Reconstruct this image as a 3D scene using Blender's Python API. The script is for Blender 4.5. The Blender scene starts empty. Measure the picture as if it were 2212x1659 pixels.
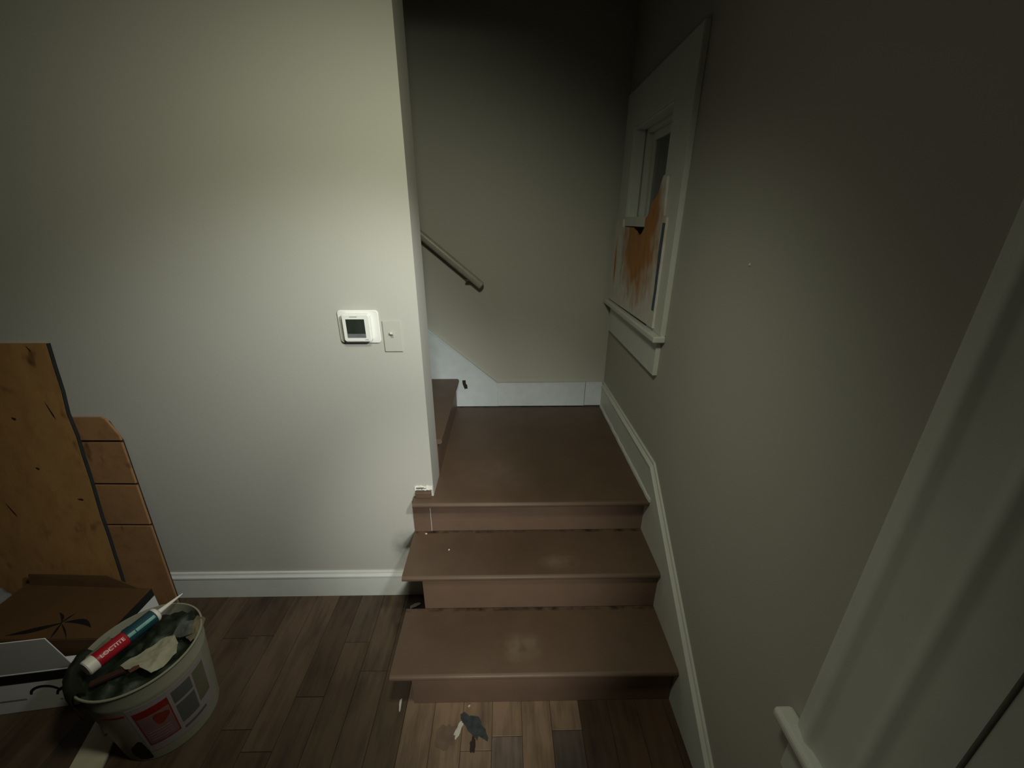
import bpy, bmesh, math, random
from mathutils import Vector, Matrix, noise
random.seed(7)
SC = bpy.context.scene
COL = SC.collection

# ------------------------------------------------------------------ camera
cam_data = bpy.data.cameras.new('camera')
cam_data.sensor_fit = 'HORIZONTAL'
cam_data.sensor_width = 36.0
cam_data.lens = 875.67 / 2212 * 36.0
cam_data.clip_start = 0.02
cam = bpy.data.objects.new('camera', cam_data)
COL.objects.link(cam)
PITCH, YAW, ROLL, CAM_H = 0.3828, 0.0179, 0.0020, 1.6813
_f = Vector((math.sin(YAW)*math.cos(PITCH), math.cos(YAW)*math.cos(PITCH), -math.sin(PITCH)))
_r = Vector((math.cos(YAW), -math.sin(YAW), 0)); _u = _r.cross(_f)
_r2 = _r*math.cos(ROLL) + _u*math.sin(ROLL); _u2 = _u*math.cos(ROLL) - _r*math.sin(ROLL)
M = Matrix(((_r2.x, _u2.x, -_f.x, 0), (_r2.y, _u2.y, -_f.y, 0), (_r2.z, _u2.z, -_f.z, CAM_H), (0, 0, 0, 1)))
cam.matrix_world = M
SC.camera = cam

# ------------------------------------------------------------------ light and exposure
SC.view_settings.view_transform = 'Standard'
SC.view_settings.look = 'None'
SC.view_settings.exposure = 0.0
SC.view_settings.gamma = 1.0
SC.view_settings.use_curve_mapping = False
SC.cycles.max_bounces = 8
SC.cycles.diffuse_bounces = 5
SC.cycles.sample_clamp_indirect = 4.0

world = bpy.data.worlds.new('world'); SC.world = world
world.use_nodes = True
world.node_tree.nodes['Background'].inputs[0].default_value = (0.75, 0.85, 1.0, 1)
world.node_tree.nodes['Background'].inputs[1].default_value = 0.02

def area(name, loc, direction, sx, sy, power, color):
    l = bpy.data.lights.new(name, 'AREA'); l.shape = 'RECTANGLE'; l.size = sx; l.size_y = sy
    l.energy = power; l.color = color
    o = bpy.data.objects.new(name, l); COL.objects.link(o)
    o.location = loc
    o.rotation_euler = Vector(direction).to_track_quat('-Z', 'Y').to_euler()
    return o
def lamp(name, loc, aim, half, blend, power, color, radius=0.05):
    l = bpy.data.lights.new(name, 'SPOT'); l.energy = power; l.color = color
    l.spot_size = 2*half; l.spot_blend = blend; l.shadow_soft_size = radius
    o = bpy.data.objects.new(name, l); COL.objects.link(o); o.location = loc
    o.rotation_euler = (Vector(aim)-Vector(loc)).to_track_quat('-Z', 'Y').to_euler()
    return o
# three added spots without fixtures, shaping the falloff: overhead, by the window, behind camera
lamp('added_spot_overhead', (-0.05, 0.50, 2.224), (-0.761, 1.46, 0.689), 1.259, 0.95, 34.2, (0.99, 1.0, 0.76), 0.10)
lamp('added_spot_right', (0.389, 0.424, 1.939), (-0.646, 1.46, 0.979), 0.54, 1.0, 73.8, (0.96, 1.0, 0.99), 0.06)
lamp('added_spot_low', (-0.05, -0.318, 0.824), (-0.14, 1.46, 0.29), 0.456, 1.0, 48.2, (1.0, 1.0, 0.93), 0.06)

# ------------------------------------------------------------------ helpers
def srgb(r, g, b):
    f = lambda c: (c/255/12.92) if c/255 <= 0.04045 else ((c/255+0.055)/1.055)**2.4
    return (f(r), f(g), f(b), 1.0)

MATS = {}
def mat(name, col, rough=0.6, var=0.06, scale=6.0, bump=0.0, bscale=60.0, metal=0.0, spec=0.4, stretch=None):
    """procedural painted / plain surface: colour mottled by noise, fine relief"""
    if name in MATS: return MATS[name]
    m = bpy.data.materials.new(name); m.use_nodes = True
    nt = m.node_tree; N = nt.nodes; L = nt.links
    b = N['Principled BSDF']
    b.inputs['Roughness'].default_value = rough
    b.inputs['Metallic'].default_value = metal
    b.inputs['Specular IOR Level'].default_value = spec
    tc = N.new('ShaderNodeTexCoord'); mp = N.new('ShaderNodeMapping')
    L.new(tc.outputs['Object'], mp.inputs['Vector'])
    if stretch: mp.inputs['Scale'].default_value = stretch
    nz = N.new('ShaderNodeTexNoise'); nz.inputs['Scale'].default_value = scale; nz.inputs['Detail'].default_value = 5
    L.new(mp.outputs['Vector'], nz.inputs['Vector'])
    ramp = N.new('ShaderNodeValToRGB')
    ramp.color_ramp.elements[0].position = 0.3; ramp.color_ramp.elements[1].position = 0.7
    ramp.color_ramp.elements[0].color = tuple(c*(1-var) for c in col[:3]) + (1,)
    ramp.color_ramp.elements[1].color = tuple(min(1, c*(1+var)) for c in col[:3]) + (1,)
    L.new(nz.outputs['Fac'], ramp.inputs['Fac'])
    L.new(ramp.outputs['Color'], b.inputs['Base Color'])
    if bump:
        n2 = N.new('ShaderNodeTexNoise'); n2.inputs['Scale'].default_value = bscale; n2.inputs['Detail'].default_value = 4
        L.new(mp.outputs['Vector'], n2.inputs['Vector'])
        bp = N.new('ShaderNodeBump'); bp.inputs['Strength'].default_value = bump; bp.inputs['Distance'].default_value = 0.002
        L.new(n2.outputs['Fac'], bp.inputs['Height']); L.new(bp.outputs['Normal'], b.inputs['Normal'])
    MATS[name] = m
    m['out'] = ramp.name
    return m

def mix_into(m, fac_socket, col):
    """lay a second colour over a material's base colour by a mask"""
    nt = m.node_tree; b = nt.nodes['Principled BSDF']
    src = b.inputs['Base Color'].links[0].from_socket
    mx = nt.nodes.new('ShaderNodeMix'); mx.data_type = 'RGBA'
    nt.links.new(fac_socket, mx.inputs[0]); nt.links.new(src, mx.inputs[6])
    mx.inputs[7].default_value = col
    nt.links.new(mx.outputs[2], b.inputs['Base Color'])

def mnode(m, op, a, bval=None, clamp=False):
    n = m.node_tree.nodes.new('ShaderNodeMath'); n.operation = op; n.use_clamp = clamp
    for i, x in enumerate((a, bval)):
        if x is None: continue
        if isinstance(x, (int, float)): n.inputs[i].default_value = x
        else: m.node_tree.links.new(x, n.inputs[i])
    return n.outputs[0]

def coord(m):
    n = m.node_tree.nodes.new('ShaderNodeTexCoord'); s = m.node_tree.nodes.new('ShaderNodeSeparateXYZ')
    m.node_tree.links.new(n.outputs['Object'], s.inputs[0])
    return s.outputs

def nnode(m, scale, detail=4, stretch=None):
    n = m.node_tree.nodes.new('ShaderNodeTexNoise'); n.inputs['Scale'].default_value = scale; n.inputs['Detail'].default_value = detail
    tc = m.node_tree.nodes.new('ShaderNodeTexCoord'); mp = m.node_tree.nodes.new('ShaderNodeMapping')
    if stretch: mp.inputs['Scale'].default_value = stretch
    m.node_tree.links.new(tc.outputs['Object'], mp.inputs[0]); m.node_tree.links.new(mp.outputs[0], n.inputs['Vector'])
    return n.outputs['Fac']

def blob(m, sx, sy, cx, cy, rx, ry, soft=0.5, clamp=True):
    """soft elliptical mask around (cx, cy) of two coordinate sockets"""
    a = mnode(m, 'POWER', mnode(m, 'DIVIDE', mnode(m, 'ABSOLUTE', mnode(m, 'SUBTRACT', sx, cx)), rx), 2)
    b = mnode(m, 'POWER', mnode(m, 'DIVIDE', mnode(m, 'ABSOLUTE', mnode(m, 'SUBTRACT', sy, cy)), ry), 2)
    d = mnode(m, 'SQRT', mnode(m, 'ADD', a, b))
    return mnode(m, 'DIVIDE', mnode(m, 'SUBTRACT', 1.0, d), soft, clamp)

def link(name, me, material=None, parent=None, smooth=False):
    o = bpy.data.objects.new(name, me); COL.objects.link(o)
    if material: me.materials.append(material)
    if parent: o.parent = parent
    if smooth:
        for p in me.polygons: p.use_smooth = True
    return o

def build(name, bm, material, parent=None, smooth=False, auto=None):
    me = bpy.data.meshes.new(name)
    bmesh.ops.recalc_face_normals(bm, faces=bm.faces)
    bm.to_mesh(me); bm.free()
    o = link(name, me, material, parent, smooth)
    if auto is not None:
        for p in me.polygons: p.use_smooth = True
        me.set_sharp_from_angle(angle=math.radians(auto))
    return o

def empty(name, loc, label, cat, group=None):
    o = bpy.data.objects.new(name, None); COL.objects.link(o)
    o.location = loc; o['label'] = label; o['category'] = cat
    o.empty_display_size = 0.05
    if group: o['group'] = group
    return o

def adopt(o, parent):
    """parent while keeping the part where it stands"""
    o.parent = parent
    o.matrix_parent_inverse = Matrix.Translation(-Vector(parent.location))
    return o

def tag(o, label, cat, group=None):
    o['label'] = label; o['category'] = cat
    if group: o['group'] = group
    return o
def struct(o):
    o['kind'] = 'structure'; return o

def add_box(bm, lo, hi, bev=0.0, seg=2):
    x0, y0, z0 = lo; x1, y1, z1 = hi
    vs = [bm.verts.new(p) for p in ((x0,y0,z0),(x1,y0,z0),(x1,y1,z0),(x0,y1,z0),(x0,y0,z1),(x1,y0,z1),(x1,y1,z1),(x0,y1,z1))]
    fs = [bm.faces.new([vs[i] for i in q]) for q in ((0,3,2,1),(4,5,6,7),(0,1,5,4),(1,2,6,5),(2,3,7,6),(3,0,4,7))]
    if bev:
        es = list({e for f in fs for e in f.edges})
        bmesh.ops.bevel(bm, geom=es, offset=bev, segments=seg, affect='EDGES', profile=0.5)
    return vs

def box_bm(lo, hi, bev=0.0, seg=2):
    bm = bmesh.new(); add_box(bm, lo, hi, bev, seg); return bm

def prism_bm(pts, axis, a, b, bev=0.0, bm=None):
    """pts are 2D outline points, extruded along axis from a to b.
    axis x -> (y,z) outline, axis y -> (x,z), axis z -> (x,y)"""
    bm = bm or bmesh.new()
    def P(p, t):
        return {'x': (t, p[0], p[1]), 'y': (p[0], t, p[1]), 'z': (p[0], p[1], t)}[axis]
    A = [bm.verts.new(P(p, a)) for p in pts]; B = [bm.verts.new(P(p, b)) for p in pts]
    fa = bm.faces.new(A); fb = bm.faces.new(B[::-1])
    n = len(pts)
    sides = [bm.faces.new((A[i], B[i], B[(i+1) % n], A[(i+1) % n])) for i in range(n)]
    bmesh.ops.recalc_face_normals(bm, faces=[fa, fb] + sides)
    if bev:
        es = list(set(list(fa.edges) + list(fb.edges)))
        bmesh.ops.bevel(bm, geom=es, offset=bev, segments=2, affect='EDGES')
    return bm

def sweep_bm(profile, frames, bm=None, closed=True):
    """profile: list of (u,v); frames: list of (origin, uvec, vvec)"""
    bm = bm or bmesh.new()
    rings = [[bm.verts.new(o + u*p[0] + v*p[1]) for p in profile] for o, u, v in frames]
    n = len(profile)
    for a, b in zip(rings[:-1], rings[1:]):
        for i in range(n):
            bm.faces.new((a[i], a[(i+1) % n], b[(i+1) % n], b[i]))
    bm.faces.new(rings[0][::-1]); bm.faces.new(rings[-1])
    return bm

def grid_wall_bm(us, vs, holes, make, t0, t1):
    """a wall with rectangular holes, one closed shell. make(u,v,t) -> xyz"""
    bm = bmesh.new()
    V = {}
    def v(i, j, k):
        if (i, j, k) not in V: V[(i, j, k)] = bm.verts.new(make(us[i], vs[j], (t0, t1)[k]))
        return V[(i, j, k)]
    def solid(i, j):
        if i < 0 or j < 0 or i >= len(us)-1 or j >= len(vs)-1: return False
        cu = (us[i]+us[i+1])/2; cv = (vs[j]+vs[j+1])/2
        return not any(h[0] < cu < h[1] and h[2] < cv < h[3] for h in holes)
    for i in range(len(us)-1):
        for j in range(len(vs)-1):
            if not solid(i, j): continue
            bm.faces.new((v(i,j,0), v(i+1,j,0), v(i+1,j+1,0), v(i,j+1,0)))
            bm.faces.new((v(i,j,1), v(i,j+1,1), v(i+1,j+1,1), v(i+1,j,1)))
            if not solid(i-1, j): bm.faces.new((v(i,j,0), v(i,j+1,0), v(i,j+1,1), v(i,j,1)))
            if not solid(i+1, j): bm.faces.new((v(i+1,j,0), v(i+1,j,1), v(i+1,j+1,1), v(i+1,j+1,0)))
            if not solid(i, j-1): bm.faces.new((v(i,j,0), v(i,j,1), v(i+1,j,1), v(i+1,j,0)))
            if not solid(i, j+1): bm.faces.new((v(i,j+1,0), v(i+1,j+1,0), v(i+1,j+1,1), v(i,j+1,1)))
    return bm

def lathe_bm(profile, seg=48, bm=None, cap0=True, cap1=True):
    bm = bm or bmesh.new()
    rings = []
    for r, z in profile:
        rings.append([bm.verts.new((r*math.cos(2*math.pi*k/seg), r*math.sin(2*math.pi*k/seg), z)) for k in range(seg)])
    for a, b in zip(rings[:-1], rings[1:]):
        for k in range(seg):
            bm.faces.new((a[k], a[(k+1) % seg], b[(k+1) % seg], b[k]))
    if cap0: bm.faces.new(rings[0][::-1])
    if cap1: bm.faces.new(rings[-1])
    return bm

def xform(bm, mtx):
    bmesh.ops.transform(bm, matrix=mtx, verts=bm.verts); return bm

# ------------------------------------------------------------------ materials
M_wall = mat('greige_wall_paint', srgb(185, 183, 174), 0.75, 0.015, 2.5, 0.12, 180, spec=0.25)
M_trim = mat('white_trim_paint', srgb(214, 216, 209), 0.45, 0.03, 14, 0.15, 40)
M_trim2 = mat('white_skirt_paint', srgb(212, 220, 224), 0.5, 0.05, 18, 0.2, 50)
M_ceil = mat('ceiling_paint', srgb(205, 203, 195), 0.9, 0.02, 3)
M_brown = mat('brown_stair_paint', srgb(94, 75, 60), 0.48, 0.08, 9, 0.18, 45)
M_riser = mat('brown_riser_paint', srgb(107, 86, 71), 0.5, 0.07, 9, 0.15, 45)
M_white = mat('white_plastic', srgb(232, 232, 226), 0.35, 0.01, 5)
M_dark = mat('dark_void', srgb(10, 10, 9), 0.9, 0.1, 8, spec=0.1)

# scuffed dirt on the front wall beside the second tread
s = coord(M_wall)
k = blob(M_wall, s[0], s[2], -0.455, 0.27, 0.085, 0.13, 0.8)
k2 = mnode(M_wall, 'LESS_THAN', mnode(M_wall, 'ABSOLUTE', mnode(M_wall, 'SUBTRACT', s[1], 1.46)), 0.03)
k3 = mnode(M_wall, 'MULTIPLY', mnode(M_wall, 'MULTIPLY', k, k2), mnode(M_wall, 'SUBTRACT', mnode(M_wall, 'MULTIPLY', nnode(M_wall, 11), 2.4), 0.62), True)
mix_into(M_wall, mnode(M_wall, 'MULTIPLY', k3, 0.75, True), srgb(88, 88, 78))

# worn dark paint along the back edges of the treads, pale scuffs in their middles
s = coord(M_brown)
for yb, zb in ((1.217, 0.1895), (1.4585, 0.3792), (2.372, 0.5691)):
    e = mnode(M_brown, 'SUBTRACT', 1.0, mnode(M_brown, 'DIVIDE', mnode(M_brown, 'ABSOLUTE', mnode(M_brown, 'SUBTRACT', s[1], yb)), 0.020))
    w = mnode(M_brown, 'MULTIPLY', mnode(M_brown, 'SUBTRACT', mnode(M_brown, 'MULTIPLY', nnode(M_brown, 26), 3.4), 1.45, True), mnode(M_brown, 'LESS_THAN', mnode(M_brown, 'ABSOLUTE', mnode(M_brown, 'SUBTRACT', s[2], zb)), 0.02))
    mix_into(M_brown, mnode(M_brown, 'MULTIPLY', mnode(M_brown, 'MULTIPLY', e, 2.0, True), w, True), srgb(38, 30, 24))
for cx, cy, rx, ry, a in ((0.05, 1.05, .10, .07, .30), (0.22, 1.27, .10, .05, .25), (0.0, 1.62, .2, .16, .10)):
    k = mnode(M_brown, 'MULTIPLY', blob(M_brown, s[0], s[1], cx, cy, rx, ry, 0.9), mnode(M_brown, 'SUBTRACT', mnode(M_brown, 'MULTIPLY', nnode(M_brown, 22), 2.4), 0.75), True)
    mix_into(M_brown, mnode(M_brown, 'MULTIPLY', k, a, True), srgb(170, 160, 140))

def plank_material():
    m = bpy.data.materials.new('wood_plank_floor'); m.use_nodes = True
    N = m.node_tree.nodes; L = m.node_tree.links; b = N['Principled BSDF']
    b.inputs['Roughness'].default_value = 0.5; b.inputs['Specular IOR Level'].default_value = 0.35
    oi = N.new('ShaderNodeObjectInfo')
    tc = N.new('ShaderNodeTexCoord'); ad = N.new('ShaderNodeVectorMath'); ad.operation = 'ADD'
    cm = N.new('ShaderNodeCombineXYZ')
    r = mnode(m, 'MULTIPLY', oi.outputs['Random'], 37.0)
    L.new(r, cm.inputs[0]); L.new(r, cm.inputs[1])
    L.new(tc.outputs['Object'], ad.inputs[0]); L.new(cm.outputs[0], ad.inputs[1])
    mp = N.new('ShaderNodeMapping'); mp.inputs['Scale'].default_value = (26, 2.2, 1)
    L.new(ad.outputs[0], mp.inputs[0])
    nz = N.new('ShaderNodeTexNoise'); nz.inputs['Scale'].default_value = 1.6; nz.inputs['Detail'].default_value = 6; nz.inputs['Roughness'].default_value = 0.65
    L.new(mp.outputs[0], nz.inputs['Vector'])
    mp2 = N.new('ShaderNodeMapping'); mp2.inputs['Scale'].default_value = (10, 4.5, 1); L.new(ad.outputs[0], mp2.inputs[0])
    n2 = N.new('ShaderNodeTexNoise'); n2.inputs['Scale'].default_value = 1.2; n2.inputs['Detail'].default_value = 3
    L.new(mp2.outputs[0], n2.inputs['Vector'])
    g = mnode(m, 'ADD', mnode(m, 'MULTIPLY', nz.outputs['Fac'], 0.9), mnode(m, 'MULTIPLY', n2.outputs['Fac'], 0.9))
    ramp = N.new('ShaderNodeValToRGB'); e = ramp.color_ramp.elements
    e[0].position = 0.55; e[0].color = (0.45, 0.43, 0.44, 1); e[1].position = 1.15 if False else 1.0; e[1].color = (1.22, 1.2, 1.16, 1)
    L.new(g, ramp.inputs['Fac'])
    mx = N.new('ShaderNodeMix'); mx.data_type = 'RGBA'; mx.blend_type = 'MULTIPLY'; mx.inputs[0].default_value = 1
    L.new(oi.outputs['Color'], mx.inputs[6]); L.new(ramp.outputs['Color'], mx.inputs[7])
    L.new(mx.outputs[2], b.inputs['Base Color'])
    bp = N.new('ShaderNodeBump'); bp.inputs['Strength'].default_value = 0.15; bp.inputs['Distance'].default_value = 0.001
    L.new(nz.outputs['Fac'], bp.inputs['Height']); L.new(bp.outputs['Normal'], b.inputs['Normal'])
    # greenish grey dust and paint dirt on the floor by the bucket
    s = coord(m)
    for cx, cy, rx, ry, a in ((-1.17, 1.26, .12, .07, .8), (-0.95, 1.22, .14, .10, .8), (-1.08, 1.38, .22, .05, .5), (-1.02, 0.98, .14, .08, .5)):
        k = mnode(m, 'MULTIPLY', blob(m, s[0], s[1], cx, cy, rx, ry, 0.9), mnode(m, 'SUBTRACT', mnode(m, 'MULTIPLY', nnode(m, 18), 3.2), 1.2), True)
        mix_into(m, mnode(m, 'MULTIPLY', k, a, True), srgb(44, 48, 36))
    k = mnode(m, 'MULTIPLY', blob(m, s[0], s[1], -1.06, 1.34, .42, .17, 0.8), mnode(m, 'SUBTRACT', mnode(m, 'MULTIPLY', nnode(m, 9), 2.6), 0.75), True)
    mix_into(m, mnode(m, 'MULTIPLY', k, 0.6, True), srgb(96, 84, 56))
    return m
M_plank = plank_material()

# ------------------------------------------------------------------ room shell
XR = 0.628          # face of the right wall
YF = 1.4623         # face of the wall that carries the thermostat
TF = 0.1527         # its thickness
XC = -0.3134        # its free end at the stairs
YB = 2.391          # back wall of the stairwell
H1, H2, H3, H4 = 0.1895, 0.3792, 0.5691, 0.7626
ZTOP = 4.6

floor = struct(build('floor', box_bm((-4.1, -3.1, -0.06), (XR+0.1, YB+0.1, -0.004)), mat('subfloor', srgb(70, 58, 46), 0.8, 0.2, 8)))
PW = 0.107
tones = [(82, 67, 53), (76, 61, 48), (72, 58, 46), (86, 70, 57), (78, 65, 53), (70, 56, 45)]
k = 0
x = 0.268 + PW*4
cache = {}
while x > -2.5:
    x1 = min(x, XR - 0.001); x0 = x - PW
    if x1 - x0 > 0.02:
        y = YF - 0.001 if x1 > -0.36 else YF - 0.002
        off = random.uniform(0.15, 0.75)
        first = True
        if abs(x1 - 0.268) < 0.01: off = y - 0.875
        if abs(x1 - 0.054) < 0.01: off = y - 0.86
        while y > -1.2:
            ln = off if first else random.uniform(0.8, 1.2)
            first = False
            y0 = max(y - ln, -1.2)
            if y - y0 < 0.04: break
            key = (round(x1-x0, 4), round(y-y0, 4))
            bm = box_bm((-(x1-x0)/2+0.0006, -(y-y0)/2+0.0006, -0.004), ((x1-x0)/2-0.0006, (y-y0)/2-0.0006, 0.0), 0.0011, 1)
            p = build('plank', bm, M_plank, floor)
            p.location = ((x0+x1)/2, (y+y0)/2, random.uniform(-0.0004, 0.0))
            cx = (x0+x1)/2
            t = random.choice(tones)
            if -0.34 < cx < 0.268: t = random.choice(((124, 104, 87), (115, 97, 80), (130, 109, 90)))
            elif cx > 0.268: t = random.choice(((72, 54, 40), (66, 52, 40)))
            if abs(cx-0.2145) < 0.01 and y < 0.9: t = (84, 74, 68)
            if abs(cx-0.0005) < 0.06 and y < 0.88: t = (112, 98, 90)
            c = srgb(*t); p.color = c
            y = y0
    x -= PW

# front wall, with the opening to the stairs at its right end
wall_front = prism_bm([(-4.0, -0.004), (XC, -0.004), (XC, 2.42), (XR, 2.42), (XR, ZTOP), (-4.0, ZTOP)], 'y', YF, YF+TF)
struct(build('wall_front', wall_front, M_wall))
struct(build('wall_back', box_bm((-4.0, YB, -0.004), (XR+0.14, YB+0.1, ZTOP)), M_wall))
W1 = (1.70, 2.185, 1.245, 2.085)     # stair window opening y0,y1,z0,z1
W2 = (-0.58, 0.304, 0.69, 1.95)     # near window opening
bm = grid_wall_bm([-3.0, W2[0], W2[1], W1[0], W1[1], YB], [-0.004, W2[2], W1[2], W2[3], W1[3], ZTOP],
                  [W1, W2], lambda u, v, t: (t, u, v), XR, XR+0.14)
struct(build('wall_right', bm, M_wall))
struct(build('wall_left', box_bm((-4.1, -3.0, -0.004), (-4.0, YB, ZTOP)), M_wall))
struct(build('wall_rear', box_bm((-4.1, -3.1, -0.004), (XR+0.14, -3.0, 2.5)), M_wall))
struct(build('ceiling', box_bm((-4.0, -3.0, 2.45), (XR, YF, 2.53)), M_ceil))
struct(build('ceiling_stair', box_bm((-4.1, YF, ZTOP), (XR+0.14, YB+0.1, ZTOP+0.08)), M_ceil))

# chipped plaster and a painted filler block where the wall end meets the landing
def ragged(x0, x1, z0, z1, y0, y1, n=9, amp=0.006, seed=1):
    rnd = random.Random(seed)
    top = [(x0+(x1-x0)*i/n, z1+rnd.uniform(-amp, amp)) for i in range(n+1)]
    bot = [(x0+(x1-x0)*i/n, z0+rnd.uniform(-amp, amp)) for i in range(n, -1, -1)]
    return prism_bm(top+bot, 'y', y0, y1)
chip = build('plaster_chip', ragged(-0.392, -0.318, 0.603, 0.622, YF-0.005, YF-0.0002, 10, 0.005, 3), mat('bare_plaster', srgb(240, 238, 228), 0.9, 0.1, 60, 0.4, 90), bpy.data.objects['wall_front'])
chip2 = build('plaster_chip', ragged(-0.386, -0.342, 0.610, 0.615, YF-0.006, YF-0.0049, 7, 0.002, 5), mat('chip_hole', srgb(96, 94, 84), 0.9), bpy.data.objects['wall_front'])

# ------------------------------------------------------------------ baseboards and skirts
def base_profile(h, t):
    """baseboard section with a moulded top: (out from wall, up)"""
    return [(0, 0), (t, 0), (t, h-0.034), (t+0.003, h-0.030), (t+0.003, h-0.022), (t-0.002, h-0.016), (t-0.0055, h-0.010), (t-0.0045, h-0.006), (t-0.007, h), (0, h)]
fr = [(Vector((-4.0, YF, 0)), Vector((0, -1, 0)), Vector((0, 0, 1))), (Vector((-0.337, YF, 0)), Vector((0, -1, 0)), Vector((0, 0, 1)))]
struct(build('baseboard_front', sweep_bm(base_profile(0.147, 0.014), fr), M_trim))

# right skirt: level over the landing, raking down beside the steps, level again on the floor
PT = [(2.385, 0.736), (1.441, 0.741), (0.695, 0.142), (-3.0, 0.142)]
def offset_path(pts, d):
    out = []
    for i, p in enumerate(pts):
        dirs = []
        if i > 0: dirs.append((Vector(p)-Vector(pts[i-1])).normalized())
        if i < len(pts)-1: dirs.append((Vector(pts[i+1])-Vector(p)).normalized())
        ns = [Vector((dd.y, -dd.x)) for dd in dirs]        # points up for a path running towards -y
        n = sum(ns, Vector((0, 0))).normalized()
        out.append(Vector(p) + n*(d/max(0.3, n.dot(ns[0]))))
    return out
skirt = struct(build('baseboard_right', box_bm((XR-0.0132, -3.0, 0), (XR-0.0002, 0.69, 0.118), 0.001), M_trim))
lo = offset_path(PT, -0.020)
body = [(lo[0].x, 0.02), (lo[0].x, lo[0].y), (lo[1].x, lo[1].y), (lo[2].x, lo[2].y), (0.69, lo[2].y), (0.69, 0.0), (0.95, 0.0)]
skb = build('skirt_board', prism_bm(body, 'x', XR-0.0132, XR-0.0002), M_trim, skirt)
cap_prof = [(0.0002, 0), (0.006, 0), (0.0085, -0.004), (0.0085, -0.008), (0.0055, -0.012), (0.0065, -0.016), (0.0125, -0.021), (0.0175, -0.024), (0.0185, -0.029), (0.0175, -0.033), (0.0135, -0.036), (0.0002, -0.036)]
bm = bmesh.new(); rings = []
for i, p in enumerate(PT):
    ring = []
    for u, v in cap_prof:
        q = offset_path(PT, v)[i]
        ring.append(bm.verts.new((XR-u, q.x, q.y)))
    rings.append(ring)
n = len(cap_prof)
for a, b in zip(rings[:-1], rings[1:]):
    for i in range(n): bm.faces.new((a[i], a[(i+1) % n], b[(i+1) % n], b[i]))
bm.faces.new(rings[0]); bm.faces.new(rings[-1][::-1])
build('moulding', bm, M_trim, skirt)
# painted shoe strip where the landing meets the skirt
rnd = random.Random(4)
sh = [(0.0132, 0.0), (0.0205, 0.0), (0.0185, 0.012), (0.0132, 0.020)]
fr = [(Vector((XR, 2.37 - i*0.0403, H3)), Vector((-1, 0, 0))*(1+rnd.uniform(-.06, .06)), Vector((0, 0, 1))*(1+rnd.uniform(-.2, .2))) for i in range(25)]
build('shoe_strip', sweep_bm(sh, fr), M_trim, skirt)

# back skirt: level board over the landing, rising white stringer beside the upper flight
back = struct(build('baseboard_back', prism_bm([(-0.048, H3+0.004), (0.505, H3+0.004), (0.507, 0.733), (-0.048, 0.731)], 'y', YB-0.019, YB-0.0002, 0.0015), M_trim2))
build('end_board', prism_bm([(0.5085, H3+0.006), (0.614, H3+0.006), (0.614, 0.735), (0.5105, 0.735)], 'y', YB-0.018, YB-0.0002, 0.0015), M_trim2, back)
st = [(-0.0485, 0.731), (-0.0485, H3+0.003), (-0.2385, H3+0.003), (-0.2385, 0.690), (-0.262, 0.690), (-0.262, H3+0.003), (-1.9, H3+0.003), (-1.9, 2.287)]
SK = [(-0.0485, 0.731), (-0.0485, H3+0.003), (-1.9, H3+0.003), (-1.9, 2.287)]
build('stringer_board', prism_bm(SK, 'y', YB-0.0195, YB-0.0002, 0.0012), M_trim2, back)
build('stringer_edge', prism_bm([(-0.05, 0.733), (-0.05, 0.724), (-1.9, 2.278), (-1.9, 2.290)], 'y', YB-0.0225, YB-0.0002, 0.001), M_trim2, back)
build('cap_strip', prism_bm([(-0.052, 0.720), (0.504, 0.722), (0.504, 0.735), (-0.052, 0.733)], 'y', YB-0.0215, YB-0.0002, 0.001), M_trim2, back)
# ragged patch where the white paint is gone beside the fourth riser
nb = [(-0.270, 0.752), (-0.249, 0.754), (-0.247, 0.728), (-0.240, 0.722), (-0.238, 0.697), (-0.257, 0.694), (-0.263, 0.712), (-0.268, 0.726)]
build('bare_notch', prism_bm(nb, 'y', YB-0.0203, YB-0.0194), mat('bare_brown_wood', srgb(46, 38, 28), 0.8, 0.2, 30), back)

# ------------------------------------------------------------------ staircase
stairs = empty('staircase', (0.1, 1.0, 0), 'brown painted wooden steps rising from the plank floor to a landing and turning left', 'stairs')
XS = XR - 0.0134
def tread_profile(yf, yb, z, t=0.026):
    r = t/2
    pts = []
    for i in range(9):
        a = math.pi/2 + math.pi*i/8
        pts.append((yf + r + r*math.cos(a)*1.0, z - r + r*math.sin(a)))
    pts += [(yb, z-t), (yb, z)]
    return pts
def tread(x0, x1, yf, yb, z, name='tread'):
    bm = prism_bm(tread_profile(yf, yb, z), 'x', x0, x1)
    return adopt(build(name, bm, M_brown, None, auto=50), stairs)
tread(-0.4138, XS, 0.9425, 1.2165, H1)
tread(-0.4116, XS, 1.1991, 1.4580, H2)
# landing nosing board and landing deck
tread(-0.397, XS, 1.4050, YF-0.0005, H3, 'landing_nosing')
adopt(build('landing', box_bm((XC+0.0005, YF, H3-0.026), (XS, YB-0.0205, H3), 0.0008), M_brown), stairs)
def riser(x0, x1, y, z0, z1):
    return adopt(build('riser', box_bm((x0, y, z0), (x1, y+0.016, z1), 0.0012), M_riser), stairs)
riser(-0.346, XS, 0.970, 0.0005, H1-0.026)
riser(-0.336, XS, 1.217, H1, H2-0.026)
riser(-0.3325, XS, 1.4585, H2, H3-0.026)
adopt(build('riser_block', box_bm((-0.411, 1.4575, H2), (-0.3360, YF-0.0004, H3-0.026), 0.001), M_riser), stairs)
# closed carcass below the treads
adopt(build('carriage', prism_bm([(0.987, 0.001), (0.987, H1-0.0265), (1.2340, H1-0.0265), (1.2340, H2-0.0265), (1.4575, H2-0.0265), (1.4575, 0.001)], 'x', -0.332, -0.300), M_riser), stairs)
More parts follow.
